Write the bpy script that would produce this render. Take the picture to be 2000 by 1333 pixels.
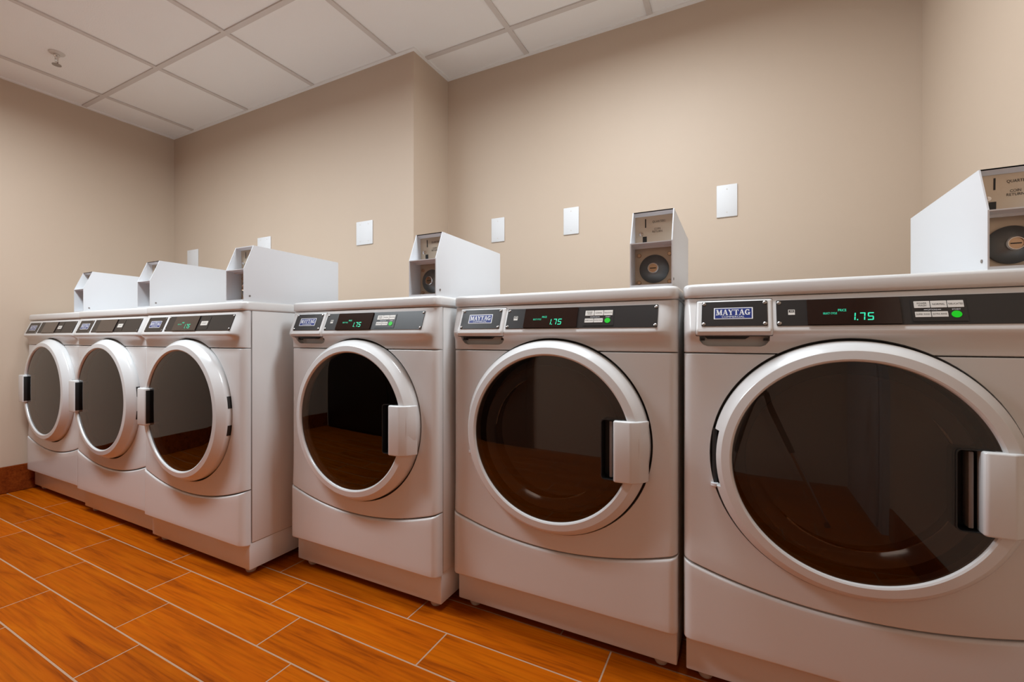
import bpy, bmesh, math, random
from mathutils import Vector, Matrix
random.seed(7)
sc = bpy.context.scene
C = sc.collection
for o in list(bpy.data.objects):
    bpy.data.objects.remove(o)

# ------------------------------------------------------------------ camera
CAM_Z = 0.868
cd = bpy.data.cameras.new('camera')
cam = bpy.data.objects.new('camera', cd); C.objects.link(cam)
cd.sensor_width = 36.0; cd.lens = 36.0 * 861.9 / 2000.0
cd.shift_y = -5.66 / 2000.0
cd.clip_start = 0.02
cam.location = (0, 0, CAM_Z)
cam.rotation_euler = (math.pi / 2, 0, 0.4677)
sc.camera = cam

# ------------------------------------------------------------------ world, exposure
w = bpy.data.worlds.new('world'); sc.world = w; w.use_nodes = True
w.node_tree.nodes['Background'].inputs[0].default_value = (0.5, 0.5, 0.5, 1)
w.node_tree.nodes['Background'].inputs[1].default_value = 0.02
vs = sc.view_settings
vs.view_transform = 'Standard'; vs.look = 'None'; vs.gamma = 1.0
vs.use_curve_mapping = False
vs.exposure = -0.50
LIGHT_POWER = (34.0, 61.0)  # watts of the two ceiling fixtures (washers, dryers)
LIGHT_SPREAD = math.radians(172)
LIGHT_COL = (0.85, 0.94, 1.0, 1)

# ------------------------------------------------------------------ room numbers
FZ = -0.007                     # floor level
XL, XR = -3.671, 0.598
YB1, YB2, XP = 1.771, 2.071, -1.453
YF = -0.85
ZC = 2.324
W = 0.686; DEPTH = 0.60
ZL, ZS, ZBASE = 1.003, 0.831, 0.018
MX = [-3.638, -2.950, -2.262, -1.514, -0.814, -0.118]
MB = [1.039, 1.022, 1.006, 1.151, 1.213, 1.2154]

# ------------------------------------------------------------------ materials
def new_mat(name):
    m = bpy.data.materials.new(name); m.use_nodes = True
    nt = m.node_tree
    return m, nt, nt.nodes['Principled BSDF']
def N(nt, t, **kw):
    n = nt.nodes.new(t)
    for k, v in kw.items(): setattr(n, k, v)
    return n
def plain(name, col, rough=0.4, metal=0.0, coat=0.0, spec=0.5, bump=0.0, bscale=200.0, var=0.0):
    m, nt, b = new_mat(name)
    b.inputs['Base Color'].default_value = (*col, 1)
    b.inputs['Roughness'].default_value = rough
    b.inputs['Metallic'].default_value = metal
    b.inputs['Coat Weight'].default_value = coat
    b.inputs['Coat Roughness'].default_value = 0.06
    b.inputs['Specular IOR Level'].default_value = spec
    tc = N(nt, 'ShaderNodeTexCoord')
    if bump:
        n = N(nt, 'ShaderNodeTexNoise'); n.inputs['Scale'].default_value = bscale; n.inputs['Detail'].default_value = 3
        nt.links.new(tc.outputs['Object'], n.inputs['Vector'])
        bp = N(nt, 'ShaderNodeBump'); bp.inputs['Strength'].default_value = bump; bp.inputs['Distance'].default_value = 0.002
        nt.links.new(n.outputs['Fac'], bp.inputs['Height']); nt.links.new(bp.outputs[0], b.inputs['Normal'])
    if var:
        n = N(nt, 'ShaderNodeTexNoise'); n.inputs['Scale'].default_value = 3.0; n.inputs['Detail'].default_value = 5
        nt.links.new(tc.outputs['Object'], n.inputs['Vector'])
        mx = N(nt, 'ShaderNodeMix', data_type='RGBA')
        mx.inputs[6].default_value = (*[c * (1 - var) for c in col], 1)
        mx.inputs[7].default_value = (*[min(1, c * (1 + var)) for c in col], 1)
        nt.links.new(n.outputs['Fac'], mx.inputs[0]); nt.links.new(mx.outputs[2], b.inputs['Base Color'])
    return m
def emis(name, col, strength):
    m, nt, b = new_mat(name)
    b.inputs['Base Color'].default_value = (*[c * .2 for c in col], 1)
    b.inputs['Emission Color'].default_value = (*col, 1)
    b.inputs['Emission Strength'].default_value = strength
    return m

M = {}
M['wall'] = plain('wall_paint', (0.60, 0.475, 0.368), 0.55, spec=0.3, bump=0.06, bscale=350, var=0.02)
M['ceil'] = plain('ceiling_tile', (0.91, 0.895, 0.87), 0.9, spec=0.1, bump=0.35, bscale=160, var=0.02)
M['grid'] = plain('grid_bar', (0.68, 0.63, 0.59), 0.5, spec=0.3, bump=0.01)
M['grout'] = plain('grout', (0.42, 0.26, 0.165), 0.85, spec=0.2, bump=0.4, bscale=300, var=0.1)
M['enamel'] = plain('white_enamel', (0.74, 0.73, 0.72), 0.28, coat=0.25, bump=0.015, bscale=120, var=0.006)
M['plastic'] = plain('white_plastic', (0.74, 0.73, 0.72), 0.3, coat=0.15, bump=0.015, bscale=160, var=0.006)
M['ringm'] = plain('door_ring_plastic', (0.73, 0.725, 0.72), 0.22, coat=0.3, bump=0.01)
M['casew'] = plain('meter_case_white', (0.71, 0.72, 0.745), 0.5, bump=0.05, bscale=500, var=0.005)
M['plate'] = plain('plate_white', (0.78, 0.78, 0.79), 0.6, bump=0.01)
M['black'] = plain('black_plastic', (0.012, 0.012, 0.012), 0.4, bump=0.02)
M['rubber'] = plain('dark_rubber', (0.02, 0.02, 0.021), 0.6, bump=0.02)
M['panel'] = plain('control_panel_charcoal', (0.017, 0.014, 0.013), 0.36, bump=0.02, bscale=400, var=0.05)
M['lens'] = plain('display_lens', (0.012, 0.004, 0.003), 0.12, coat=0.4, bump=0.004)
M['chrome'] = plain('chrome', (0.75, 0.72, 0.69), 0.18, metal=1, bump=0.02)
M['screw'] = plain('screw_steel', (0.42, 0.39, 0.37), 0.3, metal=1, bump=0.02)
M['steel'] = plain('brushed_steel', (0.64, 0.53, 0.41), 0.45, metal=0.5, bump=0.08, bscale=90, var=0.12)
M['dial'] = plain('dial_dark_zinc', (0.21, 0.22, 0.22), 0.4, metal=0.75, bump=0.05, var=0.1)
M['brass'] = plain('lock_brass', (0.55, 0.38, 0.26), 0.28, metal=1, bump=0.03)
M['blue'] = plain('logo_blue', (0.012, 0.03, 0.19), 0.35, bump=0.01)
M['white'] = plain('print_white', (0.80, 0.80, 0.82), 0.4, bump=0.01)
M['key'] = plain('key_cream', (0.70, 0.66, 0.61), 0.4, bump=0.01)
M['ink'] = plain('ink', (0.03, 0.028, 0.025), 0.5, bump=0.01)
M['greybit'] = plain('grey_plastic', (0.22, 0.19, 0.175), 0.4, bump=0.02)
M['foot'] = plain('foot_plastic', (0.62, 0.52, 0.42), 0.5, bump=0.02)
M['drum'] = plain('drum_steel', (0.30, 0.27, 0.25), 0.3, metal=0.9, bump=0.05, var=0.1)
M['gasket'] = plain('gasket_grey', (0.06, 0.055, 0.05), 0.5, bump=0.05)
M['led'] = emis('led_green', (0.03, 0.85, 0.48), 1.3)
M['start'] = emis('start_green', (0.0, 0.75, 0.01), 0.75)
M['doorbrown'] = plain('added_door_brown', (0.035, 0.02, 0.013), 0.4, bump=0.1, bscale=60, var=0.2)
M['doorgrey'] = plain('grey_door', (0.5, 0.49, 0.48), 0.4, bump=0.03)
M['diff'] = emis('light_diffuser', LIGHT_COL[:3], 3.0)

def glass_mat(name, tint, refl=1.45, gl=(1, 1, 1), rough=0.0):
    m = bpy.data.materials.new(name); m.use_nodes = True
    nt = m.node_tree; nt.nodes.clear()
    out = N(nt, 'ShaderNodeOutputMaterial')
    mix = N(nt, 'ShaderNodeMixShader')
    fr = N(nt, 'ShaderNodeFresnel'); fr.inputs['IOR'].default_value = refl
    tr = N(nt, 'ShaderNodeBsdfTransparent'); tr.inputs[0].default_value = (*tint, 1)
    go = N(nt, 'ShaderNodeBsdfGlossy'); go.inputs['Color'].default_value = (*gl, 1); go.inputs['Roughness'].default_value = rough
    nt.links.new(fr.outputs[0], mix.inputs[0]); nt.links.new(tr.outputs[0], mix.inputs[1]); nt.links.new(go.outputs[0], mix.inputs[2])
    nt.links.new(mix.outputs[0], out.inputs[0])
    return m
M['glass'] = glass_mat('smoked_glass', (0.52, 0.45, 0.40), 1.55)
M['bowl'] = glass_mat('bowl_glass', (0.85, 0.81, 0.77), 1.8)

def wood_mat(name, c_dark, c_mid, c_light, rough, sx=1.0, coat=0.0):
    m, nt, b = new_mat(name)
    tc = N(nt, 'ShaderNodeTexCoord'); oi = N(nt, 'ShaderNodeObjectInfo')
    mul = N(nt, 'ShaderNodeVectorMath', operation='SCALE'); mul.inputs[0].default_value = (13.7, 7.3, 5.1)
    nt.links.new(oi.outputs['Random'], mul.inputs['Scale'])
    add = N(nt, 'ShaderNodeVectorMath', operation='ADD')
    nt.links.new(tc.outputs['Object'], add.inputs[0]); nt.links.new(mul.outputs[0], add.inputs[1])
    mp = N(nt, 'ShaderNodeMapping'); mp.inputs['Scale'].default_value = (2.2 * sx, 15.0, 15.0)
    nt.links.new(add.outputs[0], mp.inputs['Vector'])
    n1 = N(nt, 'ShaderNodeTexNoise'); n1.inputs['Scale'].default_value = 1.6; n1.inputs['Detail'].default_value = 7
    n1.inputs['Roughness'].default_value = 0.62; n1.inputs['Distortion'].default_value = 0.9
    nt.links.new(mp.outputs[0], n1.inputs['Vector'])
    mp2 = N(nt, 'ShaderNodeMapping'); mp2.inputs['Scale'].default_value = (5.0 * sx, 90.0, 90.0)
    nt.links.new(add.outputs[0], mp2.inputs['Vector'])
    n2 = N(nt, 'ShaderNodeTexNoise'); n2.inputs['Scale'].default_value = 1.5; n2.inputs['Detail'].default_value = 4
    nt.links.new(mp2.outputs[0], n2.inputs['Vector'])
    r1 = N(nt, 'ShaderNodeValToRGB')
    e = r1.color_ramp.elements
    e[0].position = 0.25; e[0].color = (*c_dark, 1); e[1].position = 0.72; e[1].color = (*c_light, 1)
    k = e.new(0.46); k.color = (*c_mid, 1)
    nt.links.new(n1.outputs['Fac'], r1.inputs[0])
    mx = N(nt, 'ShaderNodeMix', data_type='RGBA', blend_type='MULTIPLY'); mx.inputs[0].default_value = 0.5
    r2 = N(nt, 'ShaderNodeValToRGB'); r2.color_ramp.elements[0].position = 0.3; r2.color_ramp.elements[0].color = (.45, .40, .35, 1)
    r2.color_ramp.elements[1].position = 0.55; r2.color_ramp.elements[1].color = (1, 1, 1, 1)
    nt.links.new(n2.outputs['Fac'], r2.inputs[0])
    nt.links.new(r1.outputs[0], mx.inputs[6]); nt.links.new(r2.outputs[0], mx.inputs[7])
    hv = N(nt, 'ShaderNodeHueSaturation')
    mr = N(nt, 'ShaderNodeMapRange'); mr.inputs[3].default_value = 0.9; mr.inputs[4].default_value = 1.1
    nt.links.new(oi.outputs['Random'], mr.inputs[0]); nt.links.new(mr.outputs[0], hv.inputs['Value'])
    nt.links.new(mx.outputs[2], hv.inputs['Color']); nt.links.new(hv.outputs[0], b.inputs['Base Color'])
    b.inputs['Roughness'].default_value = rough; b.inputs['Coat Weight'].default_value = coat
    b.inputs['Specular IOR Level'].default_value = 0.05
    bp = N(nt, 'ShaderNodeBump'); bp.inputs['Strength'].default_value = 0.12; bp.inputs['Distance'].default_value = 0.001
    nt.links.new(n2.outputs['Fac'], bp.inputs['Height']); nt.links.new(bp.outputs[0], b.inputs['Normal'])
    return m
M['tile'] = wood_mat('wood_look_tile', (0.19, 0.034, 0.001), (0.39, 0.076, 0.0005), (0.46, 0.106, 0.001), 0.6, 0.6)
M['base'] = wood_mat('baseboard_wood', (0.10, 0.018, 0.004), (0.23, 0.045, 0.008), (0.31, 0.070, 0.012), 0.4, 1.0)

# ------------------------------------------------------------------ mesh helpers
def link(name, me, mat, parent=None, smooth=30):
    if smooth:
        for p in me.polygons: p.use_smooth = True
        me.set_sharp_from_angle(angle=math.radians(smooth))
    if mat is not None:
        me.materials.clear(); me.materials.append(mat)
    o = bpy.data.objects.new(name, me); C.objects.link(o)
    if parent: o.parent = parent
    return o
def obj(name, vf, mat, parent=None, smooth=30):
    me = bpy.data.meshes.new(name)
    if isinstance(vf, bmesh.types.BMesh):
        bmesh.ops.recalc_face_normals(vf, faces=vf.faces[:])
        vf.to_mesh(me); vf.free()
    else:
        me.from_pydata(vf[0], [], vf[1])
        bm = bmesh.new(); bm.from_mesh(me); bmesh.ops.recalc_face_normals(bm, faces=bm.faces[:]); bm.to_mesh(me); bm.free()
    me.update()
    return link(name, me, mat, parent, smooth)
def merge(*parts):
    V, F = [], []
    for v, f in parts:
        n = len(V); V += list(v); F += [tuple(i + n for i in q) for q in f]
    return V, F
def box(x0, x1, y0, y1, z0, z1):
    v = [(x, y, z) for x in (x0, x1) for y in (y0, y1) for z in (z0, z1)]
    return v, [(0, 1, 3, 2), (4, 6, 7, 5), (0, 4, 5, 1), (2, 3, 7, 6), (0, 2, 6, 4), (1, 5, 7, 3)]
def bevbox(x0, x1, y0, y1, z0, z1, r=0.003, seg=2):
    bm = bmesh.new(); bmesh.ops.create_cube(bm, size=1)
    bmesh.ops.scale(bm, vec=(x1 - x0, y1 - y0, z1 - z0), verts=bm.verts)
    bmesh.ops.translate(bm, vec=((x0 + x1) / 2, (y0 + y1) / 2, (z0 + z1) / 2), verts=bm.verts)
    bmesh.ops.bevel(bm, geom=bm.edges[:], offset=r, segments=seg, affect='EDGES', profile=0.5)
    return bm
def prism(outline, a0, a1, axis='z', bev=0.0, seg=2):
    """outline: list of 2-d points; extruded along axis from a0 to a1"""
    n = len(outline)
    def P(p, a):
        return {'z': (p[0], p[1], a), 'y': (p[0], a, p[1]), 'x': (a, p[0], p[1])}[axis]
    V = [P(p, a0) for p in outline] + [P(p, a1) for p in outline]
    F = [tuple(range(n))[::-1], tuple(range(n, 2 * n))] + [(i, (i + 1) % n, n + (i + 1) % n, n + i) for i in range(n)]
    if not bev: return V, F
    bm = bmesh.new(); vs_ = [bm.verts.new(v) for v in V]
    for f in F: bm.faces.new([vs_[i] for i in f])
    bmesh.ops.recalc_face_normals(bm, faces=bm.faces[:])
    es = [e for e in bm.edges if e.is_manifold and e.calc_face_angle() > 0.35]
    bmesh.ops.bevel(bm, geom=es, offset=bev, segments=seg, affect='EDGES', profile=0.5)
    return bm
def lathe(prof, cx, cz, n=96, a0=0.0, a1=2 * math.pi, closed_prof=True):
    """prof: (radius, prot) pairs about a y-axis through (cx, cz); prot is towards -y"""
    full = abs(a1 - a0 - 2 * math.pi) < 1e-6
    m = len(prof); k = n if full else n + 1
    V = []; F = []
    for i in range(k):
        a = a0 + (a1 - a0) * i / n
        for r, p in prof: V.append((cx + r * math.cos(a), -p, cz + r * math.sin(a)))
    jm = m if closed_prof else m - 1
    for i in range(n):
        i2 = (i + 1) % k
        for j in range(jm):
            j2 = (j + 1) % m
            F.append((i * m + j, i2 * m + j, i2 * m + j2, i * m + j2))
    if not full and closed_prof:
        F.append(tuple(range(m))); F.append(tuple(range((k - 1) * m, k * m)))
    return V, F
def cyl(cx, cz, r, p0, p1, n=20, bev=0.0):
    prof = [(1e-5, p0), (r, p0), (r, p1 - bev), (r - bev, p1), (1e-5, p1)] if bev else [(1e-5, p0), (r, p0), (r, p1), (1e-5, p1)]
    return lathe(prof, cx, cz, n, closed_prof=False)
def vcyl(cx, cy, z0, z1, prof_r, n=16):
    V = []; F = []
    k = len(prof_r)
    for j, (t, r) in enumerate(prof_r):
        for i in range(n):
            a = 2 * math.pi * i / n
            V.append((cx + r * math.cos(a), cy + r * math.sin(a), z0 + (z1 - z0) * t))
    for j in range(k - 1):
        for i in range(n):
            F.append((j * n + i, j * n + (i + 1) % n, (j + 1) * n + (i + 1) % n, (j + 1) * n + i))
    F.append(tuple(range(n))[::-1]); F.append(tuple(range((k - 1) * n, k * n)))
    return V, F
def rc(s, r):
    if s >= r: return 0.0
    return r - math.sqrt(max(0.0, r * r - (r - max(s, 0)) ** 2))
def samples(a, b, r, n):
    """a..b, dense in the rounded ends"""
    e = [r * (1 - math.cos(math.pi / 2 * i / 6)) for i in range(7)]
    mid = [a + r + (b - a - 2 * r) * i / n for i in range(1, n)]
    return [a + q for q in e] + mid + [b - q for q in reversed(e)]
def panel(x0, x1, zb, zt, prot, yback, rx=0.02, rz=0.004, nx=24, nz=10, extra_x=(), extra_z=()):
    """solid moulded panel: front surface -prot(x,z) with rounded borders, flat back"""
    xs = sorted(set(samples(x0, x1, rx, nx)) | set(extra_x))
    V = []; nzr = None
    for x in xs:
        b, t = zb(x), zt(x)
        zs = sorted(set(samples(b, t, rz, nz)) | set(extra_z))
        nzr = len(zs)
        for z in zs:
            d = rc(x - x0, rx) + rc(x1 - x, rx) + rc(z - b, rz) + rc(t - z, rz)
            V.append((x, -(prot(x, z) - d), z))
    nxr = len(xs); F = []
    for i in range(nxr - 1):
        for j in range(nzr - 1):
            a = i * nzr + j; F.append((a, a + nzr, a + nzr + 1, a + 1))
    loop = [i * nzr for i in range(nxr)] + [(nxr - 1) * nzr + j for j in range(1, nzr)] + \
           [i * nzr + nzr - 1 for i in range(nxr - 2, -1, -1)] + [j for j in range(nzr - 2, 0, -1)]
    n0 = len(V)
    for q in loop: V.append((V[q][0], yback, V[q][2]))
    L = len(loop)
    for i in range(L):
        F.append((loop[i], loop[(i + 1) % L], n0 + (i + 1) % L, n0 + i))
    F.append(tuple(range(n0, n0 + L)))
    return V, F
def cut(vf, *cutters):
    me = bpy.data.meshes.new('cut'); me.from_pydata(vf[0], [], vf[1])
    bm = bmesh.new(); bm.from_mesh(me); bmesh.ops.remove_doubles(bm, verts=bm.verts[:], dist=1e-6)
    bmesh.ops.recalc_face_normals(bm, faces=bm.faces[:]); bm.to_mesh(me); bm.free()
    o = bpy.data.objects.new('cut', me); C.objects.link(o); tmp = [o]
    for cf in cutters:
        cm = bpy.data.meshes.new('cutter'); cm.from_pydata(cf[0], [], cf[1])
        bm = bmesh.new(); bm.from_mesh(cm); bmesh.ops.remove_doubles(bm, verts=bm.verts[:], dist=1e-6)
        bmesh.ops.recalc_face_normals(bm, faces=bm.faces[:]); bm.to_mesh(cm); bm.free()
        c = bpy.data.objects.new('cutter', cm); C.objects.link(c); tmp.append(c)
        md = o.modifiers.new('b', 'BOOLEAN'); md.object = c; md.operation = 'DIFFERENCE'; md.solver = 'EXACT'
    dg = bpy.context.evaluated_depsgraph_get(); dg.update()
    res = bpy.data.meshes.new_from_object(o.evaluated_get(dg))
    for t in tmp: bpy.data.objects.remove(t)
    return res
def roundrect(x0, x1, y0, y1, r, n=5):
    pts = []
    for cx, cy, a in ((x1 - r, y1 - r, 0), (x0 + r, y1 - r, 90), (x0 + r, y0 + r, 180), (x1 - r, y0 + r, 270)):
        for i in range(n + 1):
            t = math.radians(a + 90 * i / n); pts.append((cx + r * math.cos(t), cy + r * math.sin(t)))
    return pts
def loft(loops):
    n = len(loops[0]); V = [v for l in loops for v in l]; F = []
    for j in range(len(loops) - 1):
        for i in range(n): F.append((j * n + i, j * n + (i + 1) % n, (j + 1) * n + (i + 1) % n, (j + 1) * n + i))
    F.append(tuple(range(n))[::-1]); F.append(tuple(range((len(loops) - 1) * n, len(loops) * n)))
    return V, F

def tag(o, label=None, cat=None, group=None, kind=None):
    if label: o['label'] = label
    if cat: o['category'] = cat
    if group: o['group'] = group
    if kind: o['kind'] = kind
    return o
def empty(name, loc):
    o = bpy.data.objects.new(name, None); C.objects.link(o); o.location = loc; o.empty_display_size = 0.05
    return o
def copy_tree(o, parent=None, skip=()):
    c = o.copy(); C.objects.link(c); c.parent = parent
    for ch in o.children:
        if ch.name.split('.')[0] in skip: continue
        copy_tree(ch, c, skip)
    return c

# lettering -------------------------------------------------------------
_tc = {}
def text_vf(s, w_, h_):
    """flat lettering in the unit plane, centred, scaled to w_ x h_ (2-d verts)"""
    if s not in _tc:
        cu = bpy.data.curves.new('t', 'FONT'); cu.body = s; cu.resolution_u = 2
        o = bpy.data.objects.new('t', cu); C.objects.link(o)
        dg = bpy.context.evaluated_depsgraph_get(); dg.update()
        me = bpy.data.meshes.new_from_object(o.evaluated_get(dg))
        _tc[s] = ([tuple(v.co) for v in me.vertices], [tuple(p.vertices) for p in me.polygons])
        bpy.data.objects.remove(o)
    v, f = _tc[s]
    xs = [q[0] for q in v]; ys = [q[1] for q in v]
    x0, x1, y0, y1 = min(xs), max(xs), min(ys), max(ys)
    return [(((q[0] - x0) / (x1 - x0) - .5) * w_, ((q[1] - y0) / (y1 - y0) - .5) * h_) for q in v], f
def quad2(p0, p1, p2, p3): return [p0, p1, p2, p3], [(0, 1, 2, 3)]
def m2(*parts): return merge(*parts)
def rect2(x0, x1, y0, y1): return quad2((x0, y0), (x1, y0), (x1, y1), (x0, y1))
def stroke(a, b, w_):
    dx, dy = b[0] - a[0], b[1] - a[1]; l = math.hypot(dx, dy); nx, ny = -dy / l * w_ / 2, dx / l * w_ / 2
    return quad2((a[0] + nx, a[1] + ny), (a[0] - nx, a[1] - ny), (b[0] - nx, b[1] - ny), (b[0] + nx, b[1] + ny))
def serif_word(w_, h_):
    """MAYTAG in heavy slab-serif capitals"""
    T, t, s = 0.26, 0.11, 0.11
    def serif(x, y): return rect2(x - .2, x + .2, y, y + s)
    def Ms(): return [rect2(.08, .08 + t, 0, 1), rect2(.86, .86 + T, 0, 1), stroke((.2, 1), (.56, .06), T), stroke((.92, 1), (.56, .06), t), serif(.13, 0), serif(.99, 0), rect2(-.05, .3, 1 - s, 1), rect2(.85, 1.2, 1 - s, 1)], 1.2
    def As(): return [stroke((.46, 1), (.12, 0), t), stroke((.5, 1), (.86, 0), T), rect2(.24, .76, .3, .3 + s), rect2(-.05, .32, 0, s), rect2(.64, 1.06, 0, s)], 1.0
    def Ys(): return [stroke((.14, 1), (.5, .42), T), stroke((.86, 1), (.5, .42), t), rect2(.38, .38 + T, 0, .5), rect2(.27, .75, 0, s), rect2(-.05, .36, 1 - s, 1), rect2(.66, 1.04, 1 - s, 1)], 1.0
    def Ts(): return [rect2(.34, .34 + T, 0, 1), rect2(.23, .71, 0, s), rect2(0, .94, 1 - s, 1), rect2(0, .1, .7, 1), rect2(.84, .94, .7, 1)], .94
    def Gs():
        p = []; c = (.5, .5); n = 14
        for i in range(n):
            a0 = math.radians(50 + 275 * i / n); a1 = math.radians(50 + 275 * (i + 1) / n)
            def P(a, k):
                th = .12 + .15 * abs(math.cos(a)); ro = .5
                return (c[0] + (ro - k * th) * math.cos(a), c[1] + (ro - k * th) * math.sin(a))
            p.append(quad2(P(a0, 0), P(a1, 0), P(a1, 1), P(a0, 1)))
        p += [rect2(.72, .96, .02, .42), rect2(.56, 1.06, .36, .36 + s), rect2(.78, .87, .66, 1.0)]
        return p, 1.04
    x = 0; P = []
    for L in (Ms, As, Ys, Ts, As, Gs):
        q, adv = L()
        for v, f in q: P.append(([(a + x, b) for a, b in v], f))
        x += adv + .1
    v, f = m2(*P); tot = x - .1
    return [((a / tot - .5) * w_, (b - .5) * h_) for a, b in v], f
SEG = {'1': 'bc', '7': 'abc', '5': 'afgcd'}
def seven(ch, w_, h_, t):
    r = {'a': (t * .6, w_ - t * .2, h_ - t, h_), 'd': (t * .2, w_ - t * .6, 0, t), 'g': (t * .5, w_ - t * .5, h_ / 2 - t / 2, h_ / 2 + t / 2),
         'f': (0, t, h_ / 2 + t * .3, h_ - t * .3), 'e': (0, t, t * .3, h_ / 2 - t * .3), 'b': (w_ - t, w_, h_ / 2 + t * .3, h_ - t * .3), 'c': (w_ - t, w_, t * .3, h_ / 2 - t * .3)}
    return m2(*[rect2(*r[s]) for s in SEG[ch]])

# ================================================================== ROOM
# floor: grout bed and single wood-look tiles
fl = obj('floor', box(XL - .1, XR + .1, YF - .1, YB2 + .1, -0.12, FZ - 0.0009), M['grout'], smooth=0)
tag(fl, 'orange wood-look plank tile floor with pale grout lines', kind='structure')
KF = (CAM_Z - FZ) / CAM_Z
TL, TP, TH = 0.5995 * KF, 0.1435 * KF, 0.006
GAP = 0.0036
_tiles = {}
def tile_mesh(lx, ly):
    key = (round(lx, 4), round(ly, 4))
    if key not in _tiles:
        hx, hy = lx / 2, ly / 2; b = 0.0012
        loops = [[(sx * (hx - i), sy * (hy - i), z) for sx, sy in ((-1, -1), (1, -1), (1, 1), (-1, 1))] for z, i in ((-TH, 0), (-b, 0), (0, b))]
        me = bpy.data.meshes.new('floor_tile'); v, f = loft(loops); me.from_pydata(v, [], f); me.materials.append(M['tile']); me.update()
        _tiles[key] = me
    return _tiles[key]
y0row = 0.929 * KF
k0 = math.floor((YF - y0row) / TP)
r = k0
while y0row + r * TP < YB2:
    ya, yb = y0row + r * TP, y0row + (r + 1) * TP
    # row r=-1 spans .7855-.929 with a joint at x=-1.206; each row up is shifted by -.147
    jx = (-1.206 - 0.1495 * (r + 1)) * KF
    n0 = math.floor((XL - jx) / TL)
    for n in range(n0, n0 + 12):
        xa, xb = jx + n * TL, jx + (n + 1) * TL
        xa2, xb2 = max(xa, XL), min(xb, XR); ya2, yb2 = max(ya, YF), min(yb, YB2)
        if xb2 - xa2 < .02 or yb2 - ya2 < .02: continue
        if xa2 < XP - .05 and xb2 < XP and ya2 > YB1: continue
        t = bpy.data.objects.new('floor_tile', tile_mesh(xb2 - xa2 - GAP, yb2 - ya2 - GAP))
        C.objects.link(t); t.parent = fl; t.location = ((xa2 + xb2) / 2, (ya2 + yb2) / 2, FZ + random.uniform(-.0003, .0))
    r += 1

# walls
def struct(name, vf, mat, label, smooth=0):
    return tag(obj(name, vf, mat, smooth=smooth), label, kind='structure')
struct('wall_left', box(XL - .1, XL, YF - .1, YB2 + .1, -.1, ZC + .1), M['wall'], 'beige painted end wall beside the dryers')
struct('wall_back', box(XL, XP, YB1, YB2 + .1, -.1, ZC + .1), M['wall'], 'beige back wall behind the dryers, stepping forward at the corner')
struct('wall_alcove', box(XP, XR, YB2, YB2 + .1, -.1, ZC + .1), M['wall'], 'beige recessed back wall behind the washers')
struct('wall_right', box(XR, XR + .1, YF - .1, YB2 + .1, -.1, ZC + .1), M['wall'], 'beige side wall beside the last washer')
struct('wall_front', box(XL, XR, YF - .1, YF, -.1, ZC + .1), M['wall'], 'beige wall facing the machines')
for nm, vf in (('baseboard_left', box(XL, XL + .012, YF, YB1, 0, .143)),
               ('baseboard_back', box(XL + .012, XP, YB1 - .012, YB1, 0, .143)),
               ('baseboard_alcove', box(XP, XR, YB2 - .012, YB2, 0, .143)),
               ('baseboard_right', box(XR - .012, XR, -.02, YB2 - .012, 0, .143))):
    v = Vector(vf[0][0]) * .5 + Vector(vf[0][7]) * .5
    bm = bevbox(vf[0][0][0], vf[0][7][0], vf[0][0][1], vf[0][7][1], FZ, .143, .003, 1)
    struct(nm, bm, M['base'], 'dark red-brown wood baseboard along the wall')
# doors behind the camera: dark one added to darken reflections, grey one mirrored
d = struct('added_dark_door', box(-3.60, -1.42, YF, YF + .035, FZ, 2.08), M['doorbrown'], 'dark brown double door added to darken the glass reflections')
for a, b in ((-3.54, -2.545), (-2.475, -1.48)):
    obj('door_leaf', bevbox(a, b, YF + .035, YF + .055, .02, 2.03, .006), M['doorbrown'], d)
for xx in (-2.585, -2.435):
    obj('door_handle', bevbox(xx - .012, xx + .012, YF + .055, YF + .11, .95, 1.15, .008), M['chrome'], d)
d = struct('door_2', box(XR - .03, XR, -.82, -.06, FZ, 2.06), M['doorgrey'], 'pale grey painted door')
obj('door_leaf', bevbox(XR - .045, XR - .03, -.77, -.11, .01, 2.01, .005), M['doorgrey'], d)
obj('door_handle', bevbox(XR - .1, XR - .045, -.2, -.17, .98, 1.0, .006), M['chrome'], d)

# ceiling: single tiles in an exposed grid
ce = struct('ceiling', box(XL - .1, XR + .1, YF - .1, YB2 + .1, ZC + .03, ZC + .12), M['ceil'], 'white drop ceiling with exposed grid')
gx = [-3.393 + .61 * k for k in range(-1, 8)]
gy = [1.264 - .61 * k for k in range(4, -1, -1)] + [1.8515, 2.47]
xs_ = [XL] + [g for g in gx if XL + .03 < g < XR - .03] + [XR]
ys_ = [YF] + [g for g in gy if YF + .03 < g < YB2 - .03] + [YB2]
LIGHTS = []
for i in range(len(xs_) - 1):
    for j in range(len(ys_) - 1):
        a, b, c, d_ = xs_[i], xs_[i + 1], ys_[j], ys_[j + 1]
        LIGHTS.append((a, b, c, d_))
for (a, b, c, d_) in LIGHTS:
    cx, cy = (a + b) / 2, (c + d_) / 2
    me = bpy.data.meshes.new('ceiling_tile')
    lx, ly = (b - a) / 2 - .004, (d_ - c) / 2 - .004
    v, f = loft([[(sx * lx, sy * ly, z) for sx, sy in ((-1, -1), (1, -1), (1, 1), (-1, 1))] for z in (0, .018)])
    me.from_pydata(v, [], f); me.materials.append(M['ceil']); me.update()
    t = bpy.data.objects.new('ceiling_tile', me); C.objects.link(t); t.parent = ce; t.location = (cx, cy, ZC + .007)
for g in xs_[1:-1]:
    obj('grid_bar', box(g - .012, g + .012, YF, YB2, ZC, ZC + .0065), M['grid'], ce, 0)
for g in ys_[1:-1]:
    obj('grid_bar', box(XL, XR, g - .012, g + .012, ZC + .0004, ZC + .0068), M['grid'], ce, 0)
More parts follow.
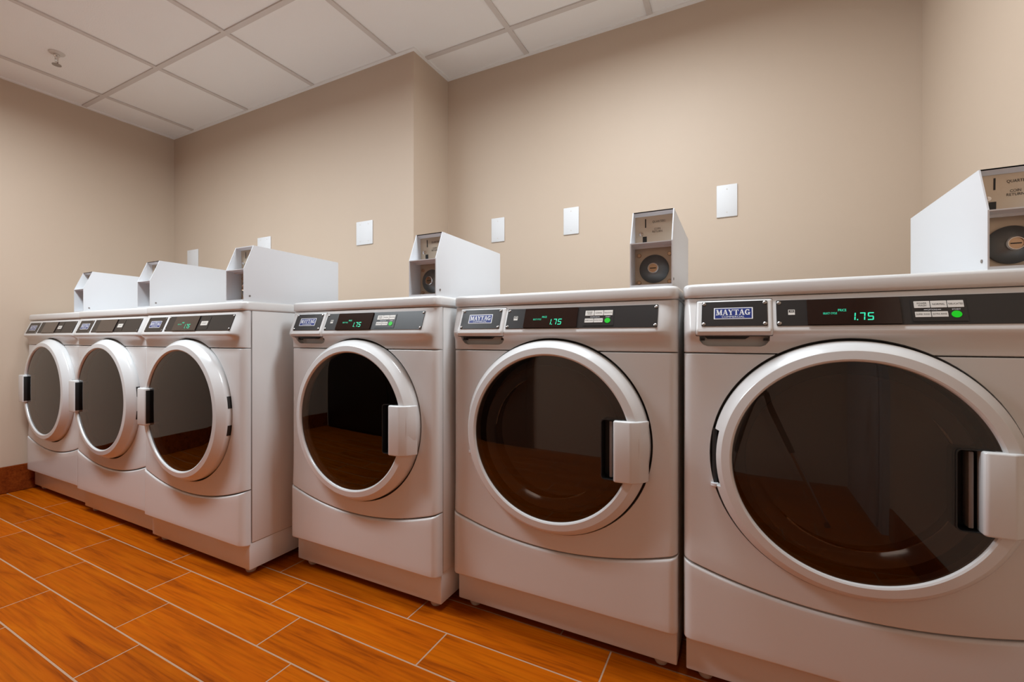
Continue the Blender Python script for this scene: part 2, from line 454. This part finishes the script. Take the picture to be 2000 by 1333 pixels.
for vf in (box(XL, XL + .018, YF, YB1, ZC - .0006, ZC + .007), box(XL, XP + .018, YB1 - .018, YB1, ZC - .0005, ZC + .007), box(XP, XP + .018, YB1, YB2, ZC - .0006, ZC + .007),
           box(XP, XR, YB2 - .018, YB2, ZC - .0005, ZC + .007), box(XR - .018, XR, YF, YB2, ZC - .0006, ZC + .007)):
    obj('edge_trim', vf, M['ceil'], ce, 0)
# surface-mounted ceiling fixtures, above the frame
for (lx, ly, hx, hy, pw, lb) in ((-.36, 1.10, .305, .15, LIGHT_POWER[0], 'flat ceiling light fixture above the washers'),
                                 (-2.35, .40, .61, .15, LIGHT_POWER[1], 'flat ceiling light fixture above the dryers')):
    L = empty('ceiling_light', (lx, ly, ZC)); tag(L, lb, 'light', 'ceiling light fixtures')
    fr = merge(box(-hx, -hx + .012, -hy, hy, -.04, 0), box(hx - .012, hx, -hy, hy, -.04, 0), box(-hx, hx, -hy, -hy + .012, -.04, 0), box(-hx, hx, hy - .012, hy, -.04, 0))
    obj('light_frame', fr, M['plate'], L, 0)
    obj('diffuser', box(-hx + .01, hx - .01, -hy + .01, hy - .01, -.036, -.030), M['diff'], L, 0)
    ld = bpy.data.lights.new('tube_light', 'AREA'); ld.shape = 'RECTANGLE'; ld.size = 2 * hx - .03; ld.size_y = 2 * hy - .03
    ld.energy = pw; ld.color = LIGHT_COL[:3]; ld.spread = LIGHT_SPREAD
    lo = bpy.data.objects.new('tube_light', ld); C.objects.link(lo); lo.parent = L; lo.location = (0, 0, -.0375)
# sprinkler head
sp = empty('ceiling_sprinkler', (-3.103, .967, ZC + .007))
tag(sp, 'small chrome fire sprinkler head hanging from the ceiling', 'sprinkler')
obj('escutcheon', vcyl(0, 0, -.008, 0, [(0, .022), (.5, .030), (1, .032)], 24), M['key'], sp)
obj('body', vcyl(0, 0, -.03, -.006, [(0, .008), (.4, .008), (.5, .012), (1, .012)], 16), M['chrome'], sp)
arms = merge(*[prism([(s * .010, -.026), (s * .015, -.026), (s * .013, -.052), (s * .004, -.06), (s * .004, -.056), (s * .009, -.05)], -.003, .003, 'y') for s in (-1, 1)])
obj('frame_arm', arms, M['chrome'], sp, 0)
obj('deflector', vcyl(0, 0, -.063, -.060, [(0, .018), (1, .018)], 20), M['screw'], sp)

# ================================================================== MACHINES
CX, CZ = 0.3435, 0.587          # door centre in machine x / z
RO, RG = 0.275, 0.235
PF = 0.028                      # protrusion of the front panel
ZP0, ZP1, PP0, PP1 = 0.896, 0.954, 0.047, 0.024     # control pad plane
HP = [(.832, .028), (.846, .0285), (.858, .030), (.867, .035), (.873, .043), (.878, .0485), (.884, .0505), (.890, .0492), (ZP0, PP0), (ZP1, PP1), (.967, .0205)]
def hprof(z):
    for (a, pa), (b, pb) in zip(HP, HP[1:]):
        if a <= z <= b: return pa + (pb - pa) * (z - a) / (b - a)
    return HP[0][1] if z < HP[0][0] else HP[-1][1]
def sstep(t): t = max(0, min(1, t)); return t * t * (3 - 2 * t)
def header(x, z):
    k = sstep((x + .004) / .03) * sstep((.678 - x) / .045)
    base = PF + (0.0205 - PF) * sstep((z - .90) / .06)
    return base + (hprof(z) - base) * k
PT = Vector((0, (PP0 - PP1), ZP1 - ZP0)).normalized()
PN = Vector((0, -PT.z, PT.y))
def pad(x, z, off=0.0):
    f = (z - ZP0) / (ZP1 - ZP0)
    return Vector((x, -(PP0 + (PP1 - PP0) * f), z)) + PN * off
def padbox(outline, o0, o1):
    n = len(outline)
    V = [pad(x, z, o0) for x, z in outline] + [pad(x, z, o1) for x, z in outline]
    F = [tuple(range(n))[::-1], tuple(range(n, 2 * n))] + [(i, (i + 1) % n, n + (i + 1) % n, n + i) for i in range(n)]
    return [tuple(v) for v in V], F
def padflat(vf2, cx, cz, off, shear=0.0):
    return [tuple(pad(cx + a + shear * b, cz + b, off)) for a, b in vf2[0]], vf2[1]
def padscrew(x, z, off, r=.0042):
    n = 12
    V = []; F = []
    for (rr, o) in ((r, off), (r, off + .001), (r * .6, off + .002), (1e-5, off + .0021)):
        for i in range(n):
            a = 2 * math.pi * i / n; V.append(tuple(pad(x + rr * math.cos(a), z + rr * math.sin(a) * .94, o)))
    for j in range(3):
        for i in range(n): F.append((j * n + i, j * n + (i + 1) % n, (j + 1) * n + (i + 1) % n, (j + 1) * n + i))
    return V, F

def seam(x): return 0.258 + 0.487 * (x - CX) ** 2
def make_machine(kind):
    washer = kind == 'washer'
    R = empty('washing_machine' if washer else 'tumble_dryer', (0, 0, 0))
    def O(name, vf, mat, parent=R, smooth=30):
        o = obj(name, vf, mat, parent, smooth) if not isinstance(vf, bpy.types.Mesh) else link(name, vf, mat, parent, smooth)
        return o
    hole = lathe([(1e-5, -.03), (RO + .006, -.03), (RO + .006, .2), (1e-5, .2)], CX, CZ, 96, closed_prof=False)
    # plinth, feet, cabinet
    O('plinth', bevbox(.006, W - .006, 0, DEPTH, ZBASE, .116, .003), M['enamel'])
    for fx in (.05, W - .05):
        for fy in (.035, DEPTH - .05):
            O('foot', vcyl(fx, fy, FZ, ZBASE + .004, [(0, .015), (.25, .019), (.6, .019), (.7, .010), (1, .010)], 18), M['foot'])
    O('cabinet', bevbox(.003, W - .003, .0085, DEPTH, .117, .968, .003), M['enamel'])
    # lower panel below the curved seam
    O('lower_panel', panel(.002, W - .002, lambda x: .113, lambda x: seam(x) - .0025, lambda x, z: .034, .003, rx=.022, rz=.007, nx=30, nz=8), M['enamel'])
    # front panel with the round opening
    fp = panel(.002, W - .002, lambda x: seam(x) + .0015, lambda x: ZS - .001, lambda x, z: PF + .004 * sstep((.42 - z) / .16), .003, rx=.022, rz=.004, nx=30, nz=12)
    O('front_panel', cut(fp, hole), M['enamel'], smooth=35)
    hd = panel(.002, W - .002, lambda x: ZS + .0015, lambda x: .967, header, .003, rx=.02, rz=.003, nx=40, nz=10, extra_z=[h[0] for h in HP[1:-1]])
    cutters = [hole]
    if washer:
        rec = prism([(.040, .874), (.040, .862), (.048, .852), (.058, .848), (.172, .848), (.182, .852), (.190, .862), (.190, .874)], -.1, -.012, 'y')
        cutters.append(rec)
    O('control_header', cut(hd, *cutters), M['plastic'], smooth=35)
    # lid
    def rr(i, z): return [(x, y, z) for x, y in roundrect(.0 + i, W - i, -.026 + i, DEPTH - i, .022, 6)]
    O('lid', loft([rr(.004, .9685), rr(.0005, .972), rr(0, .976), rr(0, .994), rr(.0015, .9985), rr(.005, 1.0018), rr(.011, ZL), rr(.03, ZL)]), M['enamel'], smooth=50)
    # gasket ring, drum
    O('door_opening', lathe([(RO + .0055, .021), (RO + .0055, -.02), (.21, -.03), (.21, -.02), (RO - .02, .006), (RO + .004, .006), (RO + .004, .021)], CX, CZ, 64), M['gasket'])
    O('drum', lathe([(.205, -.02), (.225, -.06), (.228, -.38), (.21, -.40), (.02, -.39), (1e-5, -.39)], CX, CZ, 48, closed_prof=False), M['drum'])
    for k in range(3):
        a = math.radians(40 + 120 * k); u = Vector((math.cos(a), 0, math.sin(a))); t = Vector((-math.sin(a), 0, math.cos(a)))
        c0 = Vector((CX, 0, CZ)) + u * .226
        pts = []
        for yy in (.09, .34):
            for s, h in ((-.03, 0), (-.012, .042), (.012, .042), (.03, 0)):
                pts.append(tuple(c0 + t * s - u * h + Vector((0, yy, 0))))
        O('drum_baffle', (pts, [(0, 1, 2, 3), (7, 6, 5, 4), (0, 4, 5, 1), (1, 5, 6, 2), (2, 6, 7, 3), (3, 7, 4, 0)]), M['drum'], smooth=0)
    # door
    ringp = [(.231, .040), (.2315, .066), (.2335, .0705), (.237, .0725), (.2545, .0705), (.2565, .069), (.2725, .049), (.2745, .045), (RO, .040), (RO, .022), (.262, .016)]
    rv = lathe(ringp, CX, CZ, 128)
    if washer:
        notch = lathe([(.2655, .0), (.2655, .0588), (.30, .0588), (.30, .0)], CX, CZ, 12, math.radians(180 - 13.2), math.radians(180 + 15.8))
        D = O('door', cut(rv, notch), M['ringm'], smooth=28)
    else:
        D = O('door', rv, M['ringm'], smooth=28)
    gl = [(1e-5, .060), (RG - .003, .060), (RG - .003, .066)] + [(RG * k, .066 + .004 * (1 - k * k)) for k in (.97, .85, .7, .5, .3, .15)] + [(1e-5, .070)]
    gv = lathe(gl, CX, CZ, 96, closed_prof=False)
    if washer:
        pock = prism(roundrect(.499, .560, .497, .655, .009), -.09, -.03, 'y')
        O('door_glass', cut(gv, pock), M['glass'], D, 40)
        # handle pocket: open black box with a latch post
        ol = roundrect(.4985, .5605, .4965, .6555, .009); il = roundrect(.5005, .5585, .4985, .6535, .008)
        pv = loft([[(x, -.0705, z) for x, z in il], [(x, -.0715, z) for x, z in ol], [(x, -.030, z) for x, z in ol]])
        n = len(il)
        V = [(x, -.0705, z) for x, z in il] + [(x, -.032, z) for x, z in il] + [(x, -.0705, z) for x, z in ol] + [(x, -.028, z) for x, z in ol]
        F = [(i, (i + 1) % n, n + (i + 1) % n, n + i) for i in range(n)] + [tuple(range(n, 2 * n))] + \
            [(2 * n + i, 2 * n + (i + 1) % n, 3 * n + (i + 1) % n, 3 * n + i) for i in range(n)] + [tuple(range(3 * n, 4 * n))] + \
            [(i, (i + 1) % n, 2 * n + (i + 1) % n, 2 * n + i) for i in range(n)]
        O('handle_pocket', (V, F), M['black'], D)
        O('latch_post', bevbox(.519, .527, -.062, -.034, .502, .650, .002), M['greybit'], D)
        hb = prism([(.534, -.050), (.5335, -.080), (.538, -.0845), (.578, -.083), (.600, -.068), (.614, -.047), (.617, -.036), (.600, -.036), (.566, -.050)], .497, .655, 'z', .004, 3)
        O('handle', hb, M['ringm'], D)
        # hinge on the left
        O('hinge', vcyl(.0735, -.022, .514, .648, [(0, .0065), (1, .0065)], 14), M['rubber'], D)
        O('hinge_cap', vcyl(.0735, -.030, .505, .515, [(0, .005), (.35, .0085), (1, .0085)], 16), M['white'], D)
    else:
        O('door_glass', gv, M['glass'], D, 40)
        hb = prism([(.066, -.052), (.068, -.078), (.074, -.084), (.130, -.083), (.134, -.079), (.134, -.060), (.124, -.050)], .512, .664, 'z', .005, 3)
        O('handle', hb, M['ringm'], D)
        O('handle_pocket', bevbox(.110, .1362, -.0800, -.058, .521, .655, .001), M['black'], D)
        for a0, a1 in ((5, 14.2), (-16, -8)):
            O('hinge_slot', lathe([(.2752, .0400), (.2762, .0380), (.2762, .022), (.270, .022), (.270, .038)], CX, CZ, 6, math.radians(a0), math.radians(a1)), M['black'], D)
    # inner glass bowl
    bp = [(.205, .050), (.206, .046)] + [(.205 * math.cos(q), .046 - .12 * math.sin(q)) for q in [math.radians(a) for a in (12, 25, 40, 55, 70, 82)]] + [(1e-5, -.075)]
    if washer: O('door_bowl', lathe(bp, CX, CZ, 64, closed_prof=False), M['bowl'], D, 60)
    # badge and drawer
    if washer:
        def dr(x, z): return hprof(z) + .0055
        O('drawer_gap', panel(.030, .1985, lambda x: .872, lambda x: .9615, lambda x, z: hprof(z) + .0012, -.01, rx=.006, rz=.003, nx=10, nz=6, extra_z=[h[0] for h in HP if .876 < h[0] < .957]), M['gasket'])
        dv = panel(.0325, .196, lambda x: .8745, lambda x: .9595, dr, -.01, rx=.007, rz=.004, nx=10, nz=6, extra_z=[h[0] for h in HP if .882 < h[0] < .955])
        DR = O('detergent_drawer', dv, M['plastic'])
        O('pull_slot', prism([(.050, .8735), (.058, .8655), (.140, .8655), (.152, .8735)], -.030, -.0145, 'y'), M['black'], DR, 0)
        for a, b in ((.043, .051), (.178, .187)): O('drawer_clip', box(a, b, -.028, -.0125, .862, .868), M['black'], DR, 0)
        boff = .0055
        par = DR
    else:
        boff = 0.0; par = R
    BP = O('badge_plate', padbox(roundrect(.0455, .185, .8945, .9535, .002), boff - .001, boff + .0014), M['panel'], R)
    for x, z in ((.0505, .9485), (.180, .9485), (.0505, .899), (.180, .899)):
        O('screw', padscrew(x, z, boff + .0012), M['screw'], BP)
    bo = boff + .0014
    lit = washer
    O('logo_border', padbox(roundrect(.0725, .1555, .9105, .938, .0008), bo - .0005, bo + .0005), M['white'], BP, 0)
    O('logo_field', padbox(roundrect(.0750, .1530, .9125, .9360, .0005), bo, bo + .0009), M['blue'], BP, 0)
    wv = padflat(serif_word(.072, .0135), .114, .9265, bo + .0012)
    tv = padflat(text_vf('COMMERCIAL', .048, .0042), .114, .9156, bo + .0012)
    O('logo_lettering', merge(wv, tv), M['white'], BP, 0)
    # control panel
    CP = O('control_panel', padbox(roundrect(.203, .638, .8955, .9545, .0025), -.001, .0016), M['panel'])
    for x, z in ((.2085, .9485), (.633, .9485), (.2085, .901), (.633, .901)):
        O('screw', padscrew(x, z, .0014), M['screw'], CP)
    O('display_lens', padbox(roundrect(.262, .424, .8965, .953, .0015), .001, .0045), M['lens'], CP)
    if washer:
        O('key_frame', padbox(roundrect(.4405, .5265, .8995, .9475, .003), .001, .0022), M['black'], CP)
        O('key_field', padbox(roundrect(.4420, .5250, .9010, .9460, .002), .001, .0027), M['panel'], CP)
        for k, (x0, x1, z0, z1) in enumerate(((.446, .4705, .9285, .9425), (.4718, .4963, .9285, .9425), (.4976, .5215, .9285, .9425), (.446, .4705, .9095, .9205), (.4718, .4963, .9095, .9205))):
            O('key', padbox(roundrect(x0, x1, z0, z1, .0006), .002, .0034), M['key'], CP, 0)
        o = .0036
        L = [padflat(text_vf('POWER', .015, .0036), .4583, .9378, o), padflat(text_vf('WASH', .013, .0036), .4583, .9332, o), padflat(text_vf('NORMAL', .019, .0036), .484, .9355, o),
             padflat(text_vf('DELICATES', .021, .0034), .5096, .9355, o), padflat(text_vf('SUPER WASH', .021, .003), .4583, .9153, o), padflat(text_vf('EXTRA RINSE', .021, .003), .484, .9153, o)]
        O('key_lettering', merge(*L), M['ink'], CP, 0)
        L = [padflat(text_vf('OPTIONS', .015, .0028), .4735, .9245, .0030), padflat(text_vf('START', .013, .003), .5096, .9245, .0030),
             padflat(rect2(-.005, 0, -.0005, .0005), .4655, .9245, .003), padflat(rect2(0, .005, -.0005, .0005), .4818, .9245, .003)]
        O('panel_lettering', merge(*L), M['white'], CP, 0)
        n = 24
        ring = [(.5090 + .0078 * math.cos(2 * math.pi * i / n), .9145 + .0068 * math.sin(2 * math.pi * i / n)) for i in range(n)]
        O('start_button', padbox(ring, .002, .0036), M['start'], CP)
        em = [padflat(m2(rect2(-.0065, .0065, -.006, -.0005), rect2(-.0065, .0065, .0048, .006), rect2(-.0065, -.0052, 0, .006), rect2(.0052, .0065, 0, .006), rect2(-.003, .004, .0015, .0032)), .2325, .926, .0019)]
        O('energy_emblem', merge(*em), M['key'], CP, 0)
    else:
        O('key_field', padbox(roundrect(.435, .497, .9010, .9490, .002), .001, .0024), M['panel'], CP)
        O('key', padbox(roundrect(.4455, .4885, .9155, .9315, .0006), .002, .0032), M['key'], CP, 0)
        L = [padflat(text_vf('START', .028, .0045), .467, .9235, .0034)]
        O('key_lettering', merge(*L), M['ink'], CP, 0)
    # lit price readout
    dx = 0.0
    parts = []
    o = .0047
    for i, ch in enumerate('175'):
        v = seven(ch, .0105, .0165, .0021)
        parts.append(padflat((v[0], v[1]), (.3395, .3530, .3675)[i] - (.003 if i == 0 else 0), .9045 if True else 0, o, .12))
    parts.append(padflat(rect2(0, .0022, 0, .0024), .3495, .9045, o))
    parts.append(padflat(text_vf('SELECT CYCLE', .025, .0042), .3035, .9205, o))
    parts.append(padflat(text_vf('PRICE', .0145, .0052), .3255, .9270, o))
    O('price_readout', merge(*parts), M['led'], CP, 0)
    return R

proto_w = make_machine('washer')
proto_d = make_machine('dryer')
DL = ['white front-load dryer with dark display, in the corner against the end wall',
      'white front-load dryer with dark display, standing between two other dryers',
      'white front-load dryer with lit green readout, its whole side panel showing by the gap']
WL = ['white front-load washer next to the dryers, below the wall corner step',
      'white front-load washer standing between two other washers',
      'white front-load washer at the far end of the washers from the dryers']
def local_shift(root, i):
    root.location = (MX[i], MB[i], 0)
for i in range(3):
    o = proto_d if i == 2 else copy_tree(proto_d, None, ('price_readout',))
    local_shift(o, i); tag(o, DL[i], 'dryer', 'front-load dryers in the row')
for i in range(3, 6):
    o = proto_w if i == 3 else copy_tree(proto_w)
    local_shift(o, i); tag(o, WL[i - 3], 'washer', 'front-load washers in the row')

# ================================================================== COIN METERS
BW, BD = 0.108, 0.427
def make_meter():
    R = empty('coin_meter', (0, 0, 0))
    h = BW / 2; t = .0028
    side = [(0, 0), (0, .118), (.036, .209), (BD, .2045), (BD, 0)]
    sl = prism(side, -h, -h + t, 'x'); sr = prism(side, h - t, h, 'x')
    top = prism([(.036, .209), (BD, .2045), (BD, .2017), (.036, .2062)], -h + t, h - t, 'x')
    back = box(-h + t, h - t, BD - t, BD, 0, .2017)
    bot = box(-h + t, h - t, 0, BD - t, 0, .006)
    lip = prism([(.036, .209), (.036, .2062), (.054, .200), (.056, .2085)], -h + t, h - t, 'x')
    shelf = merge(prism([(0, .118), (.0, .1155), (.030, .1135), (.030, .108), (.034, .108), (.034, .1125), (.066, .1125), (.066, .118)], -h + t, h - t, 'x'))
    O = lambda n, vf, m, p=R, s=30: obj(n, vf, m, p, s)
    O('case', merge(sl, sr, top, back, bot, lip, shelf), M['casew'], R, 20)
    # sloped coin slide plate
    sv = Vector((0, -.003, .091)).normalized(); nv = Vector((0, -sv.z, sv.y))
    base = Vector((0, .058, .1175))
    def up(x, s, off=0.0): return tuple(base + Vector((x, 0, 0)) + sv * s + nv * off)
    def upbox(ol, o0, o1):
        n = len(ol)
        return [up(x, s, o0) for x, s in ol] + [up(x, s, o1) for x, s in ol], [tuple(range(n))[::-1], tuple(range(n, 2 * n))] + [(i, (i + 1) % n, n + (i + 1) % n, n + i) for i in range(n)]
    SP = O('coin_slide_plate', upbox([(-h + t, 0), (h - t, 0), (h - t, .0855), (-h + t, .0855)], -.002, 0), M['steel'], R, 0)
    O('coin_slot', upbox([(-.0245, .052), (-.0215, .052), (-.0215, .076), (-.0245, .076)], -.001, .0006), M['black'], SP, 0)
    O('return_chute', upbox([(-.031, .002), (-.020, .002), (-.020, .028), (-.031, .028)], -.001, .0006), M['black'], SP, 0)
    # return button
    n = 14; V = []; F = []
    for rr_, o in ((.0055, 0), (.0055, .004), (.0048, .006), (.002, .007)):
        for i in range(n):
            a = 2 * math.pi * i / n; V.append(up(-.034 + rr_ * math.cos(a), 0.034 + rr_ * math.sin(a), o))
    for j in range(3):
        for i in range(n): F.append((j * n + i, j * n + (i + 1) % n, (j + 1) * n + (i + 1) % n, (j + 1) * n + i))
    F.append(tuple(range(3 * n, 4 * n)))
    O('return_button', (V, F), M['chrome'], SP)
    def upt(s, w_, h_, cx, cs):
        v, f = text_vf(s, w_, h_); return [up(cx + a, cs + b, .0005) for a, b in v], f
    O('lettering', merge(upt('QUARTERS', .034, .007, .012, .066), upt('COIN', .016, .0055, .008, .047), upt('RETURN', .026, .0055, .008, .0395)), M['ink'], SP, 0)
    # vault plate with round lock dial
    VP = O('vault_plate', box(-h + t, h - t, .056, .059, .006, .1125), M['steel'], R, 0)
    for x, z in ((-.040, .093), (.040, .093), (-.040, .018), (.040, .018)):
        O('bolt', cyl(x, z, .0055, -.057, -.051, 10, .001), M['brass'], VP)
    dz = .054
    O('lock_dial', lathe([(.0385, -.057), (.0385, -.050), (.037, -.0485), (.016, -.040), (.015, -.0395), (1e-5, -.0395)], 0, dz, 40, closed_prof=False), M['dial'], VP)
    O('lock_collar', lathe([(.0145, -.042), (.0145, -.034), (.0125, -.032), (.0115, -.032), (.0112, -.0345), (.0112, -.042)], 0, dz, 28), M['chrome'], VP)
    lk = O('lock_cylinder', cyl(0, dz, .0112, -.042, -.0345, 24), M['brass'], VP)
    O('keyhole', box(-.008, .008, .0338, .0348, dz - .0011, dz + .0011), M['black'], VP, 0)
    for s in (-1, 1):
        x = s * h
        V = []; F = []; n = 12
        for k, xo in enumerate((0, .0012)):
            for i in range(n):
                a = 2 * math.pi * i / n; V.append((x + s * xo, .022 + .0036 * math.cos(a), .020 + .0036 * math.sin(a)))
        F = [(i, (i + 1) % n, n + (i + 1) % n, n + i) for i in range(n)] + [tuple(range(n, 2 * n))]
        O('case_screw', (V, F), M['greybit'], R)
    return R
pm = make_meter()
BL = ['white coin meter box on top of the dryer in the corner', 'white coin meter box on top of the middle dryer',
      'white coin meter box on top of the dryer with the lit readout', 'white coin meter box on top of the washer next to the dryers',
      'white coin meter box on the middle washer, its metal face seen straight on', 'white coin meter box on the washer farthest from the dryers']
for i in range(6):
    o = pm if i == 5 else copy_tree(pm)
    o.location = (MX[i] + .671 - BW / 2, MB[i] - .0151, ZL)
    tag(o, BL[i], 'coin box', 'coin meters on the machines')

# ================================================================== WALL PLATES
def blank_plate(name, cx, y, cz, wd, ht, nscrew, label):
    bm = bevbox(-wd / 2, wd / 2, -.006, 0, -ht / 2, ht / 2, .0025, 2)
    o = obj(name, bm, M['plate']); o.location = (cx, y, cz)
    tag(o, label, 'wall plate', 'blank wall plates on the back wall')
    xs2 = [0] if nscrew == 2 else [-wd / 4, wd / 4]
    for x in xs2:
        for z in (-ht * .36, ht * .36):
            obj('screw', cyl(x, z, .0028, .0058, .0068, 10), M['key'], o)
    return o
blank_plate('wall_plate', -3.422, YB1, 1.432, .132, .122, 4, 'white double blank wall plate above the middle dryer, near the room corner')
blank_plate('wall_plate', -2.632, YB1, 1.440, .128, .122, 4, 'white blank wall plate partly hidden behind a coin meter box')
blank_plate('wall_plate', -1.785, YB1, 1.4365, .118, .127, 4, 'white wide blank wall plate beside the wall corner step')
blank_plate('wall_plate', -1.1285, YB2, 1.4455, .079, .128, 2, 'white single blank wall plate closest to the wall corner step, above the middle washer')
blank_plate('wall_plate', -.7185, YB2, 1.4445, .079, .132, 2, 'white single blank wall plate between the plate by the step and a coin meter')
blank_plate('wall_plate', -.030, YB2, 1.447, .079, .136, 2, 'white single blank wall plate past the coin meter, farthest from the wall step')

# ================================================================== TRIPOD AND CAMERA (behind the viewpoint, mirrored in the door glass)
tp = empty('camera_tripod', (0.02, -.05, FZ))
tag(tp, 'black camera on a tripod with shiny legs, mirrored in the washer door glass', 'tripod')
def tube(a, b, r0, r1, n=12):
    a, b = Vector(a), Vector(b); d = (b - a).normalized()
    u = d.orthogonal().normalized(); v = d.cross(u)
    V = [tuple(p + (u * math.cos(2 * math.pi * i / n) + v * math.sin(2 * math.pi * i / n)) * r) for p, r in ((a, r0), (b, r1)) for i in range(n)]
    F = [(i, (i + 1) % n, n + (i + 1) % n, n + i) for i in range(n)] + [tuple(range(n))[::-1], tuple(range(n, 2 * n))]
    return V, F
for ang in (0, 130, 230):
    a = math.radians(ang); d = Vector((math.cos(a), math.sin(a), 0))
    top = d * .03 + Vector((0, 0, .70)); mid = d * .17 + Vector((0, 0, .37)); end = d * .318 + Vector((0, 0, .022))
    lg = obj('leg', tube(top, mid, .016, .015), M['black'], tp)
    obj('leg_tube', tube(mid, end, .011, .011), M['chrome'], lg)
    obj('leg_tip', tube(end + Vector((0, 0, .006)), d * .327 + Vector((0, 0, 0.0)), .012, .014), M['rubber'], lg)
obj('tripod_head', vcyl(0, 0, .68, .80, [(0, .03), (.3, .034), (.35, .02), (.8, .02), (.85, .035), (1, .035)], 18), M['black'], tp)
obj('camera_body', bevbox(-.075, .075, -.10, -.03, .80, .91, .012, 3), M['black'], tp)
